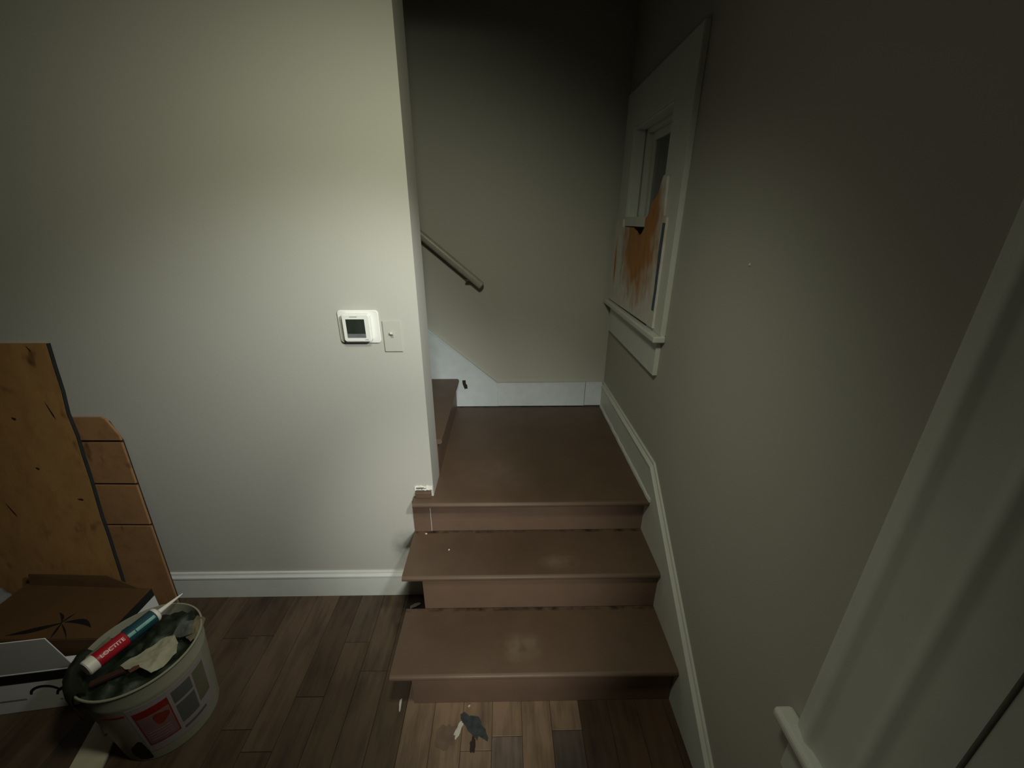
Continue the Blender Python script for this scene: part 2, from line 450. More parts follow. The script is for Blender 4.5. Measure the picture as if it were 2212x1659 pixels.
# small filler block under the wall end, painted with the landing
adopt(build('filler_block', box_bm((-0.390, 1.444, H3), (-0.322, YF-0.0004, H3+0.029), 0.003), M_brown), stairs)
# upper flight, going left behind the front wall
XU = -0.3107; RUN = 0.232
for i in range(6):
    z = H3 + 0.1935*(i+1); xr = XU - RUN*i
    ya, yb_ = YF+TF+0.001, YB-0.0205
    pr = [(-(a-(xr+0.022)) + (xr+0.022), b) for a, b in tread_profile(xr+0.022, xr+RUN+0.022+0.0, z)]
    bm = prism_bm(pr, 'y', ya, yb_)
    adopt(build('tread', bm, M_brown, None, auto=50), stairs)
    adopt(build('riser', box_bm((xr-0.016, ya, z-0.1935 + (0 if i == 0 else 0.0)), (xr, yb_, z-0.026), 0.001), M_riser), stairs)

# ------------------------------------------------------------------ stair window (window_1)
win = struct(build('window_1', prism_bm([(1.53, 1.262), (1.70, 1.262), (1.70, 2.085), (2.185, 2.085), (2.185, 1.262), (2.335, 1.262), (2.335, 2.247), (1.53, 2.247)], 'x', XR-0.021, XR-0.0002, 0.0025), M_trim))
build('stool', box_bm((0.578, 1.525, 1.236), (XR+0.10, 2.384, 1.262), 0.006, 3), M_trim, win) if False else None
bm = bmesh.new()
add_box(bm, (0.578, 1.522, 1.236), (XR-0.0005, 2.384, 1.262), 0.006, 3)
build('stool', bm, M_trim, win)
build('apron', box_bm((XR-0.020, 1.558, 1.088), (XR-0.0002, 2.32, 1.2355), 0.002), M_trim, win)
# jamb lining, deeper reveal, sash remains and glass
bm = prism_bm([(W1[0], W1[2]+0.002), (W1[1], W1[2]+0.002), (W1[1], W1[3]), (W1[0], W1[3])], 'x', XR-0.020, XR)
bm.free()
def frame_bm(y0, y1, z0, z1, w, x0, x1, bev=0.0015):
    bm = bmesh.new()
    for lo_, hi_ in (((x0, y0, z0), (x1, y0+w, z1)), ((x0, y1-w, z0), (x1, y1, z1)), ((x0, y0+w, z1-w), (x1, y1-w, z1)), ((x0, y0+w, z0), (x1, y1-w, z0+w))):
        add_box(bm, lo_, hi_, bev, 1)
    return bm
build('jamb', frame_bm(W1[0]+0.0005, W1[1]-0.0005, W1[2]+0.0005, W1[3]-0.0005, 0.010, XR-0.019, XR+0.032), M_trim, win)
build('blind_stop', frame_bm(W1[0]+0.003, W1[1]-0.003, W1[2]+0.003, W1[3]-0.003, 0.022, XR+0.036, XR+0.092), M_trim, win)
build('upper_sash', frame_bm(W1[0]+0.026, W1[1]-0.026, 1.665, W1[3]-0.026, 0.034, XR+0.062, XR+0.088), M_trim, win)
build('meeting_rail', box_bm((XR-0.024, 1.705, 1.657), (XR+0.03, 2.184, 1.700), 0.003), M_trim, win)
M_glass = bpy.data.materials.new('window_glass'); M_glass.use_nodes = True
b = M_glass.node_tree.nodes['Principled BSDF']
b.inputs['Roughness'].default_value = 0.03; b.inputs['Transmission Weight'].default_value = 1.0; b.inputs['IOR'].default_value = 1.45
_nz = nnode(M_glass, 5); _r = M_glass.node_tree.nodes.new('ShaderNodeValToRGB')
_r.color_ramp.elements[0].color = (0.75, 0.8, 0.78, 1); _r.color_ramp.elements[1].color = (0.9, 0.93, 0.92, 1)
M_glass.node_tree.links.new(_nz, _r.inputs[0]); M_glass.node_tree.links.new(_r.outputs[0], b.inputs['Base Color'])
build('pane', box_bm((XR+0.072, W1[0]+0.055, 1.695), (XR+0.076, W1[1]-0.055, W1[3]-0.055)), M_glass, win)
build('dark_backing', box_bm((XR+0.128, W1[0]-0.0+0.002, W1[2]+0.002), (XR+0.139, W1[1]-0.002, W1[3]-0.002)), mat('dark_backing_grey', srgb(44, 46, 47), 0.8, 0.3, 7, 0.2, 20), win)  # added panel behind the pane, keeps the view through it dark
# peeling board over the lower sash
M_peel = mat('peeling_white_board', srgb(218, 214, 205), 0.6, 0.06, 20, 0.3, 30)
s = coord(M_peel)
def edge_noise(m, amp, sc, st=None): return mnode(m, 'MULTIPLY', mnode(m, 'SUBTRACT', nnode(m, sc, 4, st), 0.5), amp)
core = blob(M_peel, s[1], s[2], 1.90, 1.60, 0.29, 0.31, 0.5, False)
core = mnode(M_peel, 'ADD', core, edge_noise(M_peel, 1.7, 7, (1, 4, 1.8)), False)
tabm = blob(M_peel, s[1], s[2], 1.76, 1.72, 0.10, 0.16, 0.5, False)
tabm = mnode(M_peel, 'ADD', tabm, edge_noise(M_peel, 2.0, 9))
strk = blob(M_peel, s[1], s[2], 2.27, 1.47, 0.022, 0.14, 0.4, False)
strk = mnode(M_peel, 'ADD', strk, edge_noise(M_peel, 3.5, 9, (1, 8, 1)))
mask = mnode(M_peel, 'MAXIMUM', mnode(M_peel, 'MAXIMUM', core, tabm), mnode(M_peel, 'MULTIPLY', strk, 0.7))
mask = mnode(M_peel, 'MULTIPLY', mask, 1.0, True)
mix_into(M_peel, mask, srgb(186, 130, 72))
g = mnode(M_peel, 'MULTIPLY', mnode(M_peel, 'MULTIPLY', mask, mnode(M_peel, 'SUBTRACT', mnode(M_peel, 'MULTIPLY', nnode(M_peel, 8, 4, (1, 7, 1.2)), 3), 1.4), True), 0.5)
mix_into(M_peel, g, srgb(122, 78, 36))
# a dark crack in the bare wood and dirt on the right edge
cr = mnode(M_peel, 'SUBTRACT', 1.0, mnode(M_peel, 'DIVIDE', mnode(M_peel, 'ABSOLUTE', mnode(M_peel, 'SUBTRACT', s[1], mnode(M_peel, 'ADD', 2.135, edge_noise(M_peel, 0.03, 6)))), 0.006), True)
cr = mnode(M_peel, 'MULTIPLY', cr, mnode(M_peel, 'MULTIPLY', mnode(M_peel, 'GREATER_THAN', s[2], 1.38), mnode(M_peel, 'LESS_THAN', s[2], 1.66)))
mix_into(M_peel, mnode(M_peel, 'MULTIPLY', cr, 0.85), srgb(52, 28, 12))
pb = [(2.345, 1.268), (2.345, 1.684), (2.19, 1.690), (2.188, 1.655), (2.02, 1.653), (1.965, 1.640), (1.915, 1.619), (1.875, 1.634), (1.850, 1.655), (1.848, 1.694), (1.826, 1.702), (1.805, 1.725), (1.790, 1.752), (1.752, 1.768), (1.722, 1.788), (1.704, 1.830), (1.690, 1.842), (1.655, 1.836), (1.640, 1.70), (1.606, 1.694), (1.606, 1.276)]
brd = build('peeling_board', prism_bm(pb, 'x', XR-0.0305, XR-0.0213, 0.001), M_peel, win); brd['label'] = 'board with white paint peeling off orange bare wood'
build('gap_shade', box_bm((XR-0.0212, 1.72, 1.55), (XR-0.012, 2.18, 1.656)), M_dark, win)  # black block standing in for the shade inside the notch
M_tape = mat('blue_tape', srgb(78, 92, 104), 0.7, 0.25, 40)
rnd = random.Random(2)
zs = [1.345+0.03*i for i in range(12)]
tp = [(1.610+rnd.uniform(0, .003), z) for z in zs] + [(1.640+rnd.uniform(-.004, .002), z) for z in zs[::-1]]
o = build('tape_strip', prism_bm(tp, 'x', XR-0.0312, XR-0.0304), M_tape, win); o['label'] = 'dull blue tape strip'

# ------------------------------------------------------------------ near window in the right wall (window_2)
win2 = struct(build('window_2', box_bm((XR-0.020, 0.545 - 0.005 - 0.05, 0.588), (XR-0.0002, 0.5251, 0.672), 0.003), M_trim)) if False else None
YO = 0.514
cas = [(0.0, 0.0), (0.0, 0.0165), (0.006, 0.0185), (0.018, 0.0200), (0.024, 0.0228), (0.031, 0.0242), (0.038, 0.0228), (0.046, 0.0185), (0.054, 0.0172), (0.104, 0.0165), (0.112, 0.0185), (0.119, 0.0225), (0.126, 0.0240), (0.133, 0.0225), (0.140, 0.0185), (0.150, 0.0175), (0.166, 0.0190), (0.180, 0.0178), (0.2075, 0.0172), (0.2090, 0.0)]
ZS2 = 0.700
bm = bmesh.new()
sweep_bm(cas, [(Vector((XR-0.0002, YO, ZS2)), Vector((0, -1, 0)), Vector((-1, 0, 0))), (Vector((XR-0.0002, YO, 2.12)), Vector((0, -1, 0)), Vector((-1, 0, 0)))], bm)
win2 = struct(build('window_2', bm, M_trim, auto=40))
bm = bmesh.new()
sweep_bm(cas, [(Vector((XR-0.0002, -0.79, ZS2)), Vector((0, 1, 0)), Vector((-1, 0, 0))), (Vector((XR-0.0002, -0.79, 2.12)), Vector((0, 1, 0)), Vector((-1, 0, 0)))], bm)
build('casing', bm, M_trim, win2, auto=40)
build('head_casing', box_bm((XR-0.023, -0.80, 2.12), (XR-0.0002, 0.524, 2.27), 0.003), M_trim, win2)
build('stool', box_bm((0.5835, -0.83, 0.672), (XR-0.0003, 0.552, ZS2-0.0003), 0.010, 3), M_trim, win2)
build('apron', box_bm((XR-0.020, -0.79, 0.560), (XR-0.0002, 0.514, 0.6715), 0.003), M_trim, win2)
build('jamb', frame_bm(W2[0]+0.0005, W2[1]-0.0005, W2[2]+0.0005, W2[3]-0.0005, 0.052, XR-0.0125, XR+0.030), M_trim, win2)
for nm, z0, z1, xx in (('lower_sash', W2[2]+0.0300, 1.33, XR+0.034), ('upper_sash', 1.29, W2[3]-0.0300, XR+0.062)):
    sx = build(nm, frame_bm(W2[0]+0.0300, W2[1]-0.0300, z0, z1, 0.060, xx, xx+0.026), M_trim, win2)
    build('pane', box_bm((xx+0.011, W2[0]+0.085, z0+0.055), (xx+0.015, W2[1]-0.085, z1-0.055)), M_glass, sx)
# ------------------------------------------------------------------ handrail
rail = empty('handrail', (-0.15, YB-0.055, 1.345), 'grey painted wooden handrail sloping up along the stairwell back wall', 'handrail')
a = Vector((-0.128, YB-0.058, 1.338)); b_ = Vector((-1.90, YB-0.058, 1.338+1.772*0.84))
d = (b_-a).normalized(); n_ = Vector((0, -1, 0)); u_ = n_.cross(d)
if u_.z < 0: u_ = -u_
pr = []
for i in range(20):
    t = 2*math.pi*i/20
    pr.append((0.019*math.copysign(abs(math.cos(t))**0.75, math.cos(t)), 0.0215*math.copysign(abs(math.sin(t))**0.75, math.sin(t))))
fr = [(a+d*0.0, n_*0.55, u_*0.55), (a+d*0.006, n_, u_), (b_, n_, u_)]
adopt(build('rail', sweep_bm(pr, fr), mat('worn_rail_paint', srgb(158, 154, 142), 0.35, 0.12, 10, 0.2, 30, stretch=(3, 1, 3)), None, auto=50), rail)
M_brk = mat('bracket_metal', srgb(92, 88, 78), 0.4, 0.1, 20, metal=0.7)
for t in (0.095, 1.15):
    c = a + d*t
    bm = bmesh.new()
    add_box(bm, (c.x-0.022, YB-0.066, c.z-0.034), (c.x+0.022, YB-0.048, c.z-0.0235), 0.002)
    add_box(bm, (c.x-0.007, YB-0.060, c.z-0.0365), (c.x+0.007, YB-0.006, c.z-0.027), 0.002)
    add_box(bm, (c.x-0.012, YB-0.006, c.z-0.046), (c.x+0.012, YB-0.0005, c.z-0.014), 0.002)
    adopt(build('bracket', bm, M_brk), rail)

# ------------------------------------------------------------------ thermostat and switch
def rrect(x0, x1, z0, z1, r, n=5):
    pts = []
    for cx, cz, a0 in ((x1-r, z1-r, 0), (x0+r, z1-r, 90), (x0+r, z0+r, 180), (x1-r, z0+r, 270)):
        for i in range(n+1):
            t = math.radians(a0+90*i/n); pts.append((cx+r*math.cos(t), cz+r*math.sin(t)))
    return pts
th = empty('thermostat', (-0.53, YF, 1.32), 'white square thermostat with dark screen on a rounded white wall plate', 'thermostat')
adopt(build('wall_plate', prism_bm(rrect(-0.604, -0.457, 1.261, 1.383, 0.013), 'y', YF-0.007, YF-0.0002, 0.002), M_white), th)
adopt(build('body', prism_bm(rrect(-0.5825, -0.4835, 1.2715, 1.3725, 0.010), 'y', YF-0.029, YF-0.0072, 0.003), M_white), th)
M_scr = mat('thermostat_screen', srgb(46, 52, 44), 0.12, 0.35, 16, spec=0.5, stretch=(1.6, 1, .3))
scr = adopt(build('screen', box_bm((-0.5680, YF-0.0300, 1.2875), (-0.5020, YF-0.0288, 1.3550), 0.0004, 1), M_scr), th)
adopt(build('screen_strip', box_bm((-0.5675, YF-0.0305, 1.2880), (-0.5025, YF-0.0299, 1.3020)), mat('screen_strip', srgb(108, 110, 112), 0.3, 0.1, 60)), th)
adopt(build('maker_mark', box_bm((-0.553, YF-0.0294, 1.3625), (-0.526, YF-0.0288, 1.3645)), mat('grey_print', srgb(120, 120, 116), 0.6)), th)
adopt(build('corner_mark', box_bm((-0.507, YF-0.0294, 1.2790), (-0.494, YF-0.0288, 1.2806)), MATS['grey_print']), th)
ls = empty('light_switch', (-0.4135, YF, 1.285), 'light switch with plate painted the wall colour right of the thermostat', 'switch')
adopt(build('switch_plate', prism_bm(rrect(-0.4475, -0.3800, 1.2265, 1.3440, 0.003), 'y', YF-0.006, YF-0.0002, 0.0022), M_wall), ls)
bm = box_bm((-0.420, YF-0.0072, 1.281), (-0.410, YF-0.0058, 1.302), 0.0005, 1)
adopt(build('toggle_slot', bm, mat('painted_slot', srgb(150, 148, 136), 0.7)), ls)
bm = prism_bm([(YF-0.006, 1.289), (YF-0.006, 1.300), (YF-0.017, 1.3045), (YF-0.019, 1.297)], 'x', -0.4195, -0.4105, 0.001)
adopt(build('toggle', bm, mat('painted_toggle', srgb(200, 198, 186), 0.5)), ls)

# tiny screw in the right wall
bm = lathe_bm([(0.0042, 0), (0.0042, 0.001), (0.0025, 0.0025), (0.0006, 0.003)], 10)
xform(bm, Matrix.Translation((XR-0.0002, 1.067, 1.578)) @ Matrix.Rotation(-math.pi/2, 4, 'Y'))
tag(build('wall_screw', bm, mat('pale_screw', srgb(225, 222, 210), 0.5)), 'tiny pale screw head in the bare right wall', 'screw')

# ------------------------------------------------------------------ boards leaning on the front wall
def wood(name, c1, c2, stretch, scale=3.0):
    m = mat(name, srgb(*c1), 0.7, 0.12, scale, 0.2, 40, stretch=stretch)
    k = mnode(m, 'SUBTRACT', mnode(m, 'MULTIPLY', nnode(m, scale*2.2, 5, stretch), 3.4), 1.75)
    mix_into(m, mnode(m, 'MULTIPLY', k, 0.7, True), srgb(*c2))
    # small dark knots and splits
    k = mnode(m, 'SUBTRACT', mnode(m, 'MULTIPLY', nnode(m, 14, 2, (1, 1, .5)), 9), 5.75)
    mix_into(m, mnode(m, 'MULTIPLY', k, 0.8, True), srgb(52, 30, 14))
    return m
M_ply = wood('plywood_face', (158, 118, 70), (128, 90, 48), (3.2, 3.2, 1.6), 4.0)
M_plyedge = mat('dark_board_edge', srgb(30, 32, 34), 0.8, 0.2, 20)
def leaning(o, y_top, z_top, y_bot):
    """lean a board built in its own plane: local z runs up the face, local y is the thickness (back at 0)"""
    ang = math.atan2(y_top-y_bot, z_top)
    return Matrix.Translation((0, y_bot, 0.001)) @ Matrix.Rotation(-ang, 4, 'X'), math.hypot(y_top-y_bot, z_top)
# plywood sheet
ply = empty('plywood_sheet', (-1.97, 1.34, 0), 'tan plywood sheet with a dark right edge leaning on the wall behind the cardboard box', 'board')
mtx, ln = leaning(None, 1.4610, 1.262, 1.326)
rnd = random.Random(5)
rightedge = [(-1.667+rnd.uniform(-.002, .002)-(0.005 if 0.72 < z/ln < 0.79 else 0), z) for z in [ln*i/14 for i in range(15)]]
out = [(-2.29, 0), (-2.29, ln)] + [(x_, z_) for x_, z_ in rightedge[::-1]]
bm = prism_bm(out, 'y', -0.0125, 0.0, 0.0)
adopt(build('panel', xform(bm, mtx), M_ply), ply)
eb = [(p[0]+0.0003, p[1]) for p in rightedge] + [(p[0]+0.0035, p[1]) for p in rightedge[::-1]]
adopt(build('edge_band', xform(prism_bm(eb, 'y', -0.0122, -0.0002), mtx), M_plyedge), ply)
M_split = mat('dark_wood_split', srgb(44, 26, 12), 0.9, 0.2, 20)
for (xa, za), (xb, zb), w_ in (((-1.742, 1.262), (-1.729, 1.238), .005), ((-1.741, 1.050), (-1.719, 0.974), .006), ((-1.885, 0.985), (-1.868, 0.975), .012), ((-1.738, 0.632), (-1.712, 0.628), .010), ((-2.03, 0.62), (-2.00, 0.55), .006), ((-1.86, 0.775), (-1.845, 0.765), .010)):
    dx, dz = xb-xa, zb-za; L_ = math.hypot(dx, dz); nx, nz2 = -dz/L_*w_/2, dx/L_*w_/2
    xm, zm = (xa+xb)/2, (za+zb)/2
    outl = [(xa, za), (xm-dx*.2+nx*.7, zm-dz*.2+nz2*.7), (xm+dx*.25+nx, zm+dz*.25+nz2), (xb, zb), (xm+dx*.25-nx, zm+dz*.25-nz2), (xm-dx*.2-nx*.7, zm-dz*.2-nz2*.7)]
    adopt(build('wood_split', xform(prism_bm(outl, 'y', -0.0129, -0.0124), mtx), M_split), ply)
# dog-eared plank of short boards
pk = empty('dog_eared_plank', (-1.60, 1.41, 0), 'narrow dog-eared wooden plank made of short boards right of the plywood sheet', 'board')
M_cedar = wood('cedar_board', (150, 112, 74), (122, 86, 52), (2, 2, 2.2), 4)
M_batten = mat('dark_batten', srgb(44, 34, 26), 0.8, 0.2, 20)
mtx, ln = leaning(None, 1.4612, 0.965, 1.4150)
adopt(build('backing_strip', xform(prism_bm([(-1.742, 0), (-1.536, 0), (-1.536, 0.86), (-1.565, 0.945), (-1.742, 0.945)], 'y', -0.007, 0.0), mtx), M_batten), pk)
X0, X1 = -1.745, -1.533
for outl in ([(X0, 0.868), (X1+0.001, 0.866), (X1, 0.888), (X1-0.032, 0.958), (X1-0.045, 0.966), (X0, 0.966)],
             [(X0, 0.672), (X1, 0.668), (X1, 0.855), (X0, 0.857)],
             [(X0, 0.468), (X1-0.001, 0.464), (X1, 0.657), (X0, 0.661)],
             [(X0, 0.0), (X1, 0.0), (X1, 0.453), (X0, 0.457)]):
    adopt(build('short_board', xform(prism_bm(outl, 'y', -0.017, -0.0072, 0.0012), mtx), M_cedar), pk)

# ------------------------------------------------------------------ cardboard carton with a plant print
crt = empty('cardboard_carton', (-1.70, 1.16, 0), 'brown cardboard carton with a black leaf print on its top in front of the plywood', 'box')
M_card = mat('brown_cardboard', srgb(82, 57, 29), 0.8, 0.12, 7, 0.1, 30)
M_blackp = mat('black_print', srgb(16, 17, 19), 0.55, 0.1, 20)
ZC = 0.26
XA, XB_ = -2.02, -1.481
YA, YBk = 1.052, 1.275
top = [(XA, YA), (XB_, YA), (XB_+0.003, YBk), (XA, YBk+0.033)]
adopt(build('carton_body', prism_bm(top, 'z', 0.001, ZC, 0.003), M_card), crt)
adopt(build('black_band', box_bm((XB_+0.0015, YA+0.006, ZC-0.040), (XB_+0.0042, YBk-0.002, ZC-0.004)), M_blackp), crt)
adopt(build('white_band', box_bm((XB_+0.0015, YA+0.006, 0.004), (XB_+0.0042, YBk-0.002, ZC-0.041)), mat('white_print', srgb(196, 196, 196), 0.6)), crt)
# raised back flap against the sheet
fl = [(XA+0.02, YBk+0.026), (XB_-0.05, YBk+0.002), (XB_-0.052, YBk-0.0015), (XA+0.02, YBk+0.0225)]
bm = bmesh.new()
lowv = [bm.verts.new((p[0], p[1], ZC+0.0005)) for p in fl]
ups = [(-2.00, 1.314), (-1.665, 1.300), (-1.665, 1.2965), (-2.00, 1.3105)]
upv = [bm.verts.new((p[0], p[1], ZC+0.045)) for p in ups]
bm.faces.new(lowv[::-1]); bm.faces.new(upv)
for i in range(4): bm.faces.new((lowv[i], lowv[(i+1) % 4], upv[(i+1) % 4], upv[i]))
adopt(build('back_flap', bm, M_card), crt)
def leaf(p0, p1, w, bend=0.0, n=10, z=ZC, th=0.0012):
    p0 = Vector(p0); p1 = Vector(p1); d = p1-p0; nn = Vector((-d.y, d.x)).normalized()
    L_, R_ = [], []
    for i in range(n+1):
        t = i/n; c = p0 + d*t + nn*bend*math.sin(math.pi*t)
        ww = w*(math.sin(math.pi*min(1, t*0.94+0.06))**0.8)*(0.55+0.45*math.sin(math.pi*t))
        L_.append(tuple(c+nn*ww/2)); R_.append(tuple(c-nn*ww/2))
    return prism_bm(L_+R_[::-1], 'z', z, z+th)
LB = (-1.690, 1.118)
for p0, p1, w, bd in ((LB, (-1.845, 1.070), 0.020, 0.004), ((LB[0]+.01, LB[1]+.004), (-1.560, 1.098), 0.020, 0.014), (LB, (-1.745, 1.165), 0.009, -0.006), (LB, (-1.675, 1.160), 0.007, 0.003), (LB, (-1.668, 1.056), 0.008, 0.0), (LB, (-1.610, 1.056), 0.005, 0.002)):
    adopt(build('printed_leaf', leaf(p0, p1, w, bd), M_blackp), crt)

# grey bundle at the left edge behind the carton
bm = bmesh.new(); bmesh.ops.create_icosphere(bm, subdivisions=4, radius=1.0)
for v in bm.verts:
    q = v.co.copy(); nzv = noise.fractal(q*1.8, 1.0, 2.0, 4)*0.12
    v.co = Vector((math.copysign(abs(q.x)**0.6, q.x)*0.10, math.copysign(abs(q.y)**0.6, q.y)*0.045, math.copysign(abs(q.z)**0.5, q.z)*0.150))*(1+nzv)
xform(bm, Matrix.Translation((-2.135, 1.235, 0.152)) )
tag(build('grey_bundle', bm, mat('grey_cloth', srgb(108, 108, 110), 0.9, 0.15, 12, 0.3, 60), smooth=True), 'grey wrapped bundle at the left edge beside the cardboard carton', 'bundle')

# ------------------------------------------------------------------ white carton with a black band
wb = empty('white_carton', (-1.72, 0.99, 0), 'slim white carton with a black band and curved black print left of the bucket', 'box')
M_wc = mat('white_carton_card', srgb(226, 226, 226), 0.65, 0.02, 6)
ang = math.atan2(0.028, 0.23)
R0 = Matrix.Translation((-1.543, 0.993, 0.001)) @ Matrix.Rotation(ang, 4, 'Z')
def wbx(name, lo_, hi_, m_, bev=0.0):
    return adopt(build(name, xform(box_bm(lo_, hi_, bev), R0), m_), wb)
wbx('carton_body', (-0.52, 0.0, 0.0), (0.0, 0.048, 0.198), M_wc, 0.0015)
wbx('black_band', (-0.519, -0.0012, 0.150), (-0.001, -0.0002, 0.194), M_blackp)
# upright flap, tipped a little towards the viewer
Fm = R0 @ Matrix.Translation((0, 0.001, 0.199)) @ Matrix.Rotation(math.radians(9.5), 4, 'X')
adopt(build('upright_flap', xform(box_bm((-0.519, 0.0, 0.0), (-0.001, 0.003, 0.188), 0.0008), Fm), M_wc), wb)
def arc(cx, cz, r0, r1, a0, a1, n=18, sq=1.0):
    o_, i_ = [], []
    for k_ in range(n+1):
        t = math.radians(a0+(a1-a0)*k_/n)
        w_ = (r1-r0)*(0.35+0.65*math.sin(math.pi*(0.12+0.76*k_/n)))
        rm = (r0+r1)/2
        o_.append((cx+(rm+w_/2)*math.cos(t), cz+sq*(rm+w_/2)*math.sin(t))); i_.append((cx+(rm-w_/2)*math.cos(t), cz+sq*(rm-w_/2)*math.sin(t)))
    return prism_bm(o_+i_[::-1], 'y', -0.0012, -0.0002)
for cx, cz in ((-0.130, 0.082), (-0.052, 0.066)):
    adopt(build('printed_arc', xform(arc(cx, cz, 0.042, 0.054, 172, 12, sq=0.85), R0), M_blackp), wb)
for x0_, z0_, x1_, z1_ in ((-0.30, 0.062, -0.20, 0.070), (-0.100, 0.042, -0.092, 0.048), (-0.032, 0.030, -0.024, 0.036)):
    wbx('print_smudge', (x0_, -0.0009, z0_), (x1_, -0.0002, z1_), mat('pale_grey_print', srgb(140, 140, 140), 0.7))

# ------------------------------------------------------------------ bucket
BX, BY = -1.222, 0.948
bk = empty('bucket', (BX, BY, 0), 'white plastic bucket with a red and grey label, filled with scraps, on the floor', 'bucket')
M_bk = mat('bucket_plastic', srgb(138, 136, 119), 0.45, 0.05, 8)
def bl(bm): return xform(bm, Matrix.Translation((BX, BY, 0.001)))
RB, RT, HB = 0.140, 0.166, 0.360
rr = lambda z: RB + (RT-RB)*z/HB
prof = [(0.001, 0.010), (RB-0.012, 0.010), (RB-0.003, 0.0), (RB, 0.002), (rr(0.29), 0.29), (rr(0.300)+0.0012, 0.3005), (rr(0.304), 0.3045), (rr(0.350), 0.350), (rr(0.352)+0.0025, 0.352), (RT+0.0035, 0.357), (RT+0.002, HB), (RT-0.002, HB), (RT-0.004, 0.35), (RB-0.003, 0.016), (0.001, 0.016)]
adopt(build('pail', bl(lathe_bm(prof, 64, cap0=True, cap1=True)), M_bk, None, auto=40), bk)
def patch(a0, a1, z0, z1, m_, name, lift=0.0008, n=14, par=None, nz_=1, outline=None):
    bm = bmesh.new(); rows = []
    for j in range(nz_+1):
        z = z0+(z1-z0)*j/nz_
        rows.append([[bm.verts.new(((rr(z)+l_)*math.cos(t), (rr(z)+l_)*math.sin(t), z)) for t in [math.radians(a0+(a1-a0)*i/n) for i in range(n+1)]] for l_ in (0.0001, lift)])
    for j in range(nz_):
        for l_ in (0, 1):
            for i in range(n):
                f = (rows[j][l_][i], rows[j][l_][i+1], rows[j+1][l_][i+1], rows[j+1][l_][i])
                bm.faces.new(f if l_ else f[::-1])
        for i in (0, n): bm.faces.new((rows[j][0][i], rows[j][1][i], rows[j+1][1][i], rows[j+1][0][i]))
    for j in (0, nz_):
        for i in range(n): bm.faces.new((rows[j][0][i], rows[j][0][i+1], rows[j][1][i+1], rows[j][1][i]))
    o = build(name, bl(bm), m_, None, smooth=False)
    return o
lab = adopt(patch(-72, 12, 0.045, 0.283, mat('label_paper', srgb(136, 127, 126), 0.5, 0.04, 8), 'label', 0.0008), bk)
lab['label'] = 'pale paper label with a red box and grey text blocks'
def onlab(o):
    o.parent = lab; o.matrix_parent_inverse = Matrix.Translation(-Vector(bk.location)) if False else Matrix.Identity(4)
    return o
M_red = mat('label_red', srgb(122, 26, 24), 0.5, 0.15, 20)
M_pink = mat('label_pink', srgb(116, 86, 86), 0.5, 0.1, 12)
M_org = mat('label_orange', srgb(130, 48, 30), 0.5, 0.3, 14)
M_gray = mat('label_grey', srgb(82, 82, 80), 0.5, 0.12, 10)
def onto(a0, a1, z0, z1, m_, name, lift=0.0014): return onlab(patch(a0, a1, z0, z1, m_, name, lift, 8))
onto(-67, -38, 0.085, 0.222, M_pink, 'picture_field')
onto(-67, -38, 0.224, 0.257, M_red, 'red_header')
onto(-68.2, -67.1, 0.080, 0.257, M_red, 'red_border'); onto(-37.9, -36.8, 0.080, 0.257, M_red, 'red_border')
onto(-67, -38, 0.080, 0.0845, M_red, 'red_border')
# fruit-like red picture blob
bm = bmesh.new()
cA, cZ = -47.5, 0.190
ring = []
for l_ in (0.0015, 0.0021):
    ring.append([])
    for i in range(18):
        t = 2*math.pi*i/18; rad = 1+0.18*math.sin(3*t+1)
        aa = math.radians(cA+7.2*rad*math.cos(t)); zz = cZ+0.026*rad*math.sin(t)
        ring[-1].append(bm.verts.new(((rr(zz)+l_)*math.cos(aa), (rr(zz)+l_)*math.sin(aa), zz)))
bm.faces.new(ring[0][::-1]); bm.faces.new(ring[1])
for i in range(18): bm.faces.new((ring[0][i], ring[0][(i+1) % 18], ring[1][(i+1) % 18], ring[1][i]))
onlab(build('picture', bl(bm), M_org))
for i in range(4): onto(-64, -42, 0.098+0.013*i, 0.1035+0.013*i, mat('label_text_grey', srgb(120, 92, 94), 0.6), 'text_bar', 0.002)
onto(-33, -12, 0.205, 0.262, M_gray, 'grey_block'); onto(-33, -12, 0.100, 0.192, M_gray, 'grey_block'); onto(-33, -4, 0.066, 0.078, M_gray, 'grey_block'); onto(-9, 8, 0.115, 0.262, mat('label_olive', srgb(96, 94, 76), 0.5, 0.1, 10), 'olive_block')
adopt(patch(-97, -74, 0.258, 0.266, M_red, 'red_line', 0.0008), bk)
# dark splash on the lower left of the bucket
bm = bmesh.new(); ring = []
spl = [(-93, .055), (-90, .085), (-84, .102), (-78, .118), (-75, .112), (-74, .085), (-73, .05), (-73, .014), (-80, .012), (-88, .018), (-92, .035)]
for l_ in (0.0001, 0.0009):
    ring.append([bm.verts.new(((rr(z)+l_)*math.cos(math.radians(a_)), (rr(z)+l_)*math.sin(math.radians(a_)), z)) for a_, z in spl])
for l_, rg in ((0.0001, ring[0]), (0.0009, ring[1])):
    a_, z = -80.5, 0.055
    cv = bm.verts.new(((rr(z)+l_)*math.cos(math.radians(a_)), (rr(z)+l_)*math.sin(math.radians(a_)), z))
    for i in range(len(spl)): bm.faces.new((cv, rg[i], rg[(i+1) % len(spl)]))
for i in range(len(spl)): bm.faces.new((ring[0][i], ring[0][(i+1) % len(spl)], ring[1][(i+1) % len(spl)], ring[1][i]))
adopt(build('dark_print', bl(bm), M_blackp), bk)

